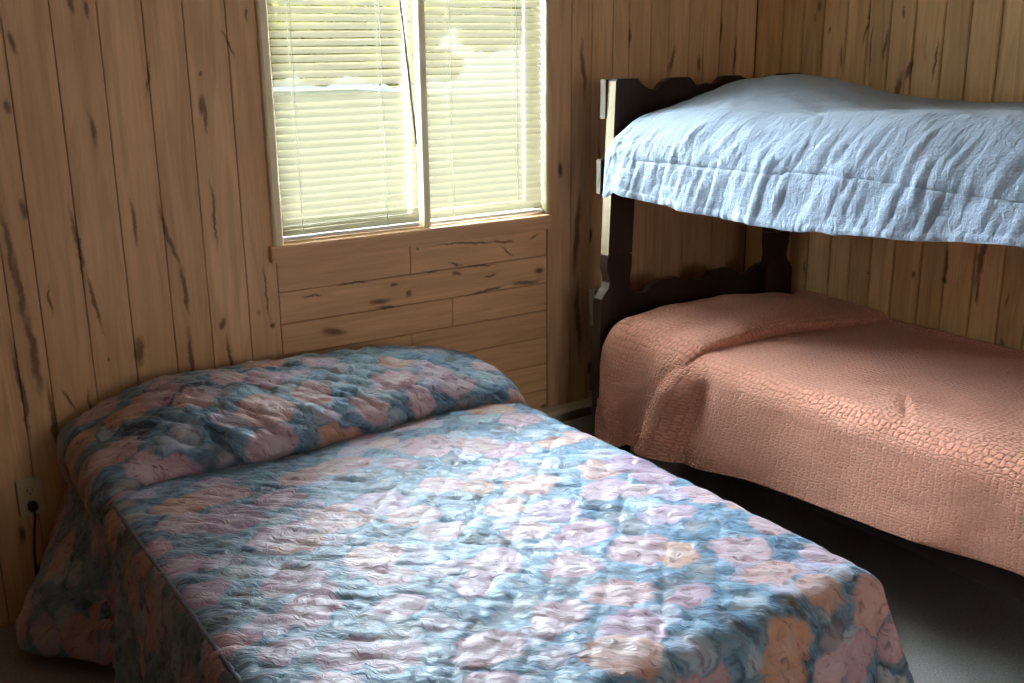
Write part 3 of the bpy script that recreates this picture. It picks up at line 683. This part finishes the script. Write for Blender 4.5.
def blue():
    ZT = 1.452; XF = 2.300; XRr = 3.286; r = .15
    S = np.arange(0, 2.07, .0078); yv = -.290 - S
    a = np.arange(-.40, XRr - XF, .0078); A, Sg = np.meshgrid(a, S, indexing='ij'); Y = np.tile(yv, (len(a), 1))
    hem = np.interp(-Y, [.28, .45, .75, 1.1, 1.45, 1.9, 2.4], [.200, .225, .245, .250, .235, .195, .19])
    k = np.where(A < 0, A / .40 * (hem), A)
    d = np.maximum(r - k, 0); th = np.minimum(d / r, math.pi / 2)
    drop = r * (1 - np.cos(th)) + np.maximum(d - r * math.pi / 2, 0); X = np.where(k > r, XF + k, XF + r - r * np.sin(th))
    nz = np.cos(th); nh = np.sin(th); fr = np.clip(drop / .33, 0, 1)
    zt = np.interp(-Y, [.28, .58, 1.35, 1.7, 2.4], [-.055, -.032, .010, .020, .02])
    # pillow dome
    dome = .115 * gauss(X, 2.90, .33) * (1 - sstep(-Y, .55, 1.10)) * (.80 + .20 * sstep(-Y, .28, .40))
    sag = -.022 * gauss(X, 2.95, .25) * sstep(-Y, .9, 1.4)
    headround = -.035 * (1 - sstep(-Y, .285, .36)) * (.4 + .6 * gauss(X, 2.3, .2))
    side = .008 * np.sin(Sg * 14 + 2 * np.sin(Sg * 4)) + .012 * vnoise(Sg * 7, Sg * 0, 9)
    X = X - nh * (.010 * fr + side * sstep(fr, .35, 1))
    Z = ZT - drop + zt * (nz * .6 + .4 + 0 * nh) + dome + sag + headround
    Z = Z + (-.004 * vnoise(Sg * 18, Sg * 0, 12)) * sstep(fr, .6, 1)
    P = np.stack([X, Y + 0 * X, Z], -1)
    N = grid_normals(P); N *= np.sign(N[-40, -40, 2])
    # diagonal crinkles on the hanging side, fine on the top
    q = Sg + (.35) * (-k) 
    cr = np.abs(fbm(q * 27, k * 6.0, 90, 3))
    dis = (.008 * cr) * sstep(-k, -.12, .05) + .004 * fbm(Sg * 12, A * 14, 95, 2)
    dis += .006 * np.abs(vnoise((Sg + .8 * A) * 26, (A - Sg * .3) * 6, 97)) * gauss(X, 2.45, .13) * gauss(Y, -.55, .22)
    # quilting stitch: long rounded loops
    def sdf_loop(sc_, kc, hs, hk, rad):
        qx = np.abs(Sg - sc_) - (hs - rad); qy = np.abs(k - kc) - (hk - rad)
        return np.abs(np.hypot(np.maximum(qx, 0), np.maximum(qy, 0)) + np.minimum(np.maximum(qx, qy), 0) - rad)
    dl = sdf_loop(.47, .012, .40, .112, .09)
    dl = np.minimum(dl, np.abs(k + .096 + .008 * np.sin(Sg * 5)) + 10 * (Sg < .80))
    dl = np.minimum(dl, np.hypot(np.abs(Sg - .085 - .02 * np.sin(k * 20)), 0) + 10 * ((k > .13) | (k < -.10)))
    dis -= .005 * np.exp(-(dl / .005) ** 2)
    hemw = sstep(-k, .90 * hem.max() * .9, hem.max())
    dis += .003 * np.exp(-((k + hem - .012) / .006) ** 2)
    P += N * dis[..., None]
    P[..., 0] = np.minimum(P[..., 0], 3.291); P[..., 1] = np.minimum(P[..., 1], -.288)
    o = sheet('blue_comforter', P, Sg, A, m_blue, .007)
    setp(o, 'pale blue crinkled comforter hanging over the side of the upper bunk', 'comforter')
blue()
# small grey post tip by the wall behind the upper mattress
# ------------------------------------------------------------------ baseboard heater
h = empty('baseboard_heater', (2.5, -.03, 0)); setp(h, 'low beige baseboard heater along the wall between the two beds', 'heater')
hx0, hx1 = 1.92, 3.26
MB().prism([(-.005, .05), (-.005, .284), (-.052, .284), (-.066, .276), (-.066, .268), (-.012, .262), (-.012, .05)], 0, hx0, hx1, 0, 0, .0).build('back_cover', m_heat, h)
MB().prism([(-.070, .045), (-.070, .215), (-.060, .232), (-.055, .232), (-.063, .213), (-.063, .045)], 0, hx0, hx1, 0).build('front_panel', m_heat, h)
mf = MB(); x = hx0 + .03
while x < hx1 - .02:
    mf.box((x, -.055, .10), (x + .0012, -.016, .17)); x += .012
mf.tube([(hx0 + .01, -.035, .135), (hx1 - .01, -.035, .135)], .011, 10)
mf.build('heating_fins', m_heatd, h)
for x in (hx0 - .018, hx1): MB().box((x, -.072, 0.0), (x + .018, -.004, .286), 0, 0, .003).build('end_cap', m_heat, h)

# ------------------------------------------------------------------ outlet, plug and cord
ox, oz = .384, .388
ot = empty('wall_outlet', (ox, -.002, oz)); setp(ot, 'ivory duplex wall outlet with a black plug beside the head of the large bed', 'outlet')
mb = MB(); mb.box((ox - .036, -.0065, oz - .058), (ox + .036, -.0005, oz + .058), 0, 0, .003); mb.build('cover_plate', m_ivory, ot)
for dz in (.020, -.020):
    m_ = MB(); bm = bmesh.new()
    bmesh.ops.create_cone(bm, cap_ends=True, segments=24, radius1=.0165, radius2=.0165, depth=.003, matrix=Matrix.Translation((ox, -.0075, oz + dz)) @ Matrix.Rotation(R(90), 4, 'X'))
    m_.bmesh(bm); bm.free(); rc_ = m_.build('receptacle', m_ivory, ot)
    m_ = MB(); m_.box((ox - .008, -.0096, oz + dz - .002), (ox - .006, -.0088, oz + dz + .007)); m_.box((ox + .006, -.0096, oz + dz - .002), (ox + .008, -.0088, oz + dz + .006)); m_.box((ox - .002, -.0096, oz + dz - .011), (ox + .002, -.0088, oz + dz - .007))
    sl = m_.build('slot', m_black, rc_)
pl = empty('plug_and_cord', (ox, -.01, oz - .02)); setp(pl, 'black power plug with its cord hanging from the ivory wall outlet', 'power cord')
MB().box((ox - .013, -.040, oz - .036), (ox + .013, -.0098, oz - .010), 0, 0, .005).build('plug', m_black, pl)
MB().tube([(ox, -.036, oz - .03), (ox + .001, -.040, oz - .05), (ox - .004, -.018, oz - .10), (ox - .012, -.0065, oz - .18), (ox - .016, -.0065, oz - .28), (ox - .01, -.0065, .006)], .0035, 8).build('cord', m_black, pl, True)
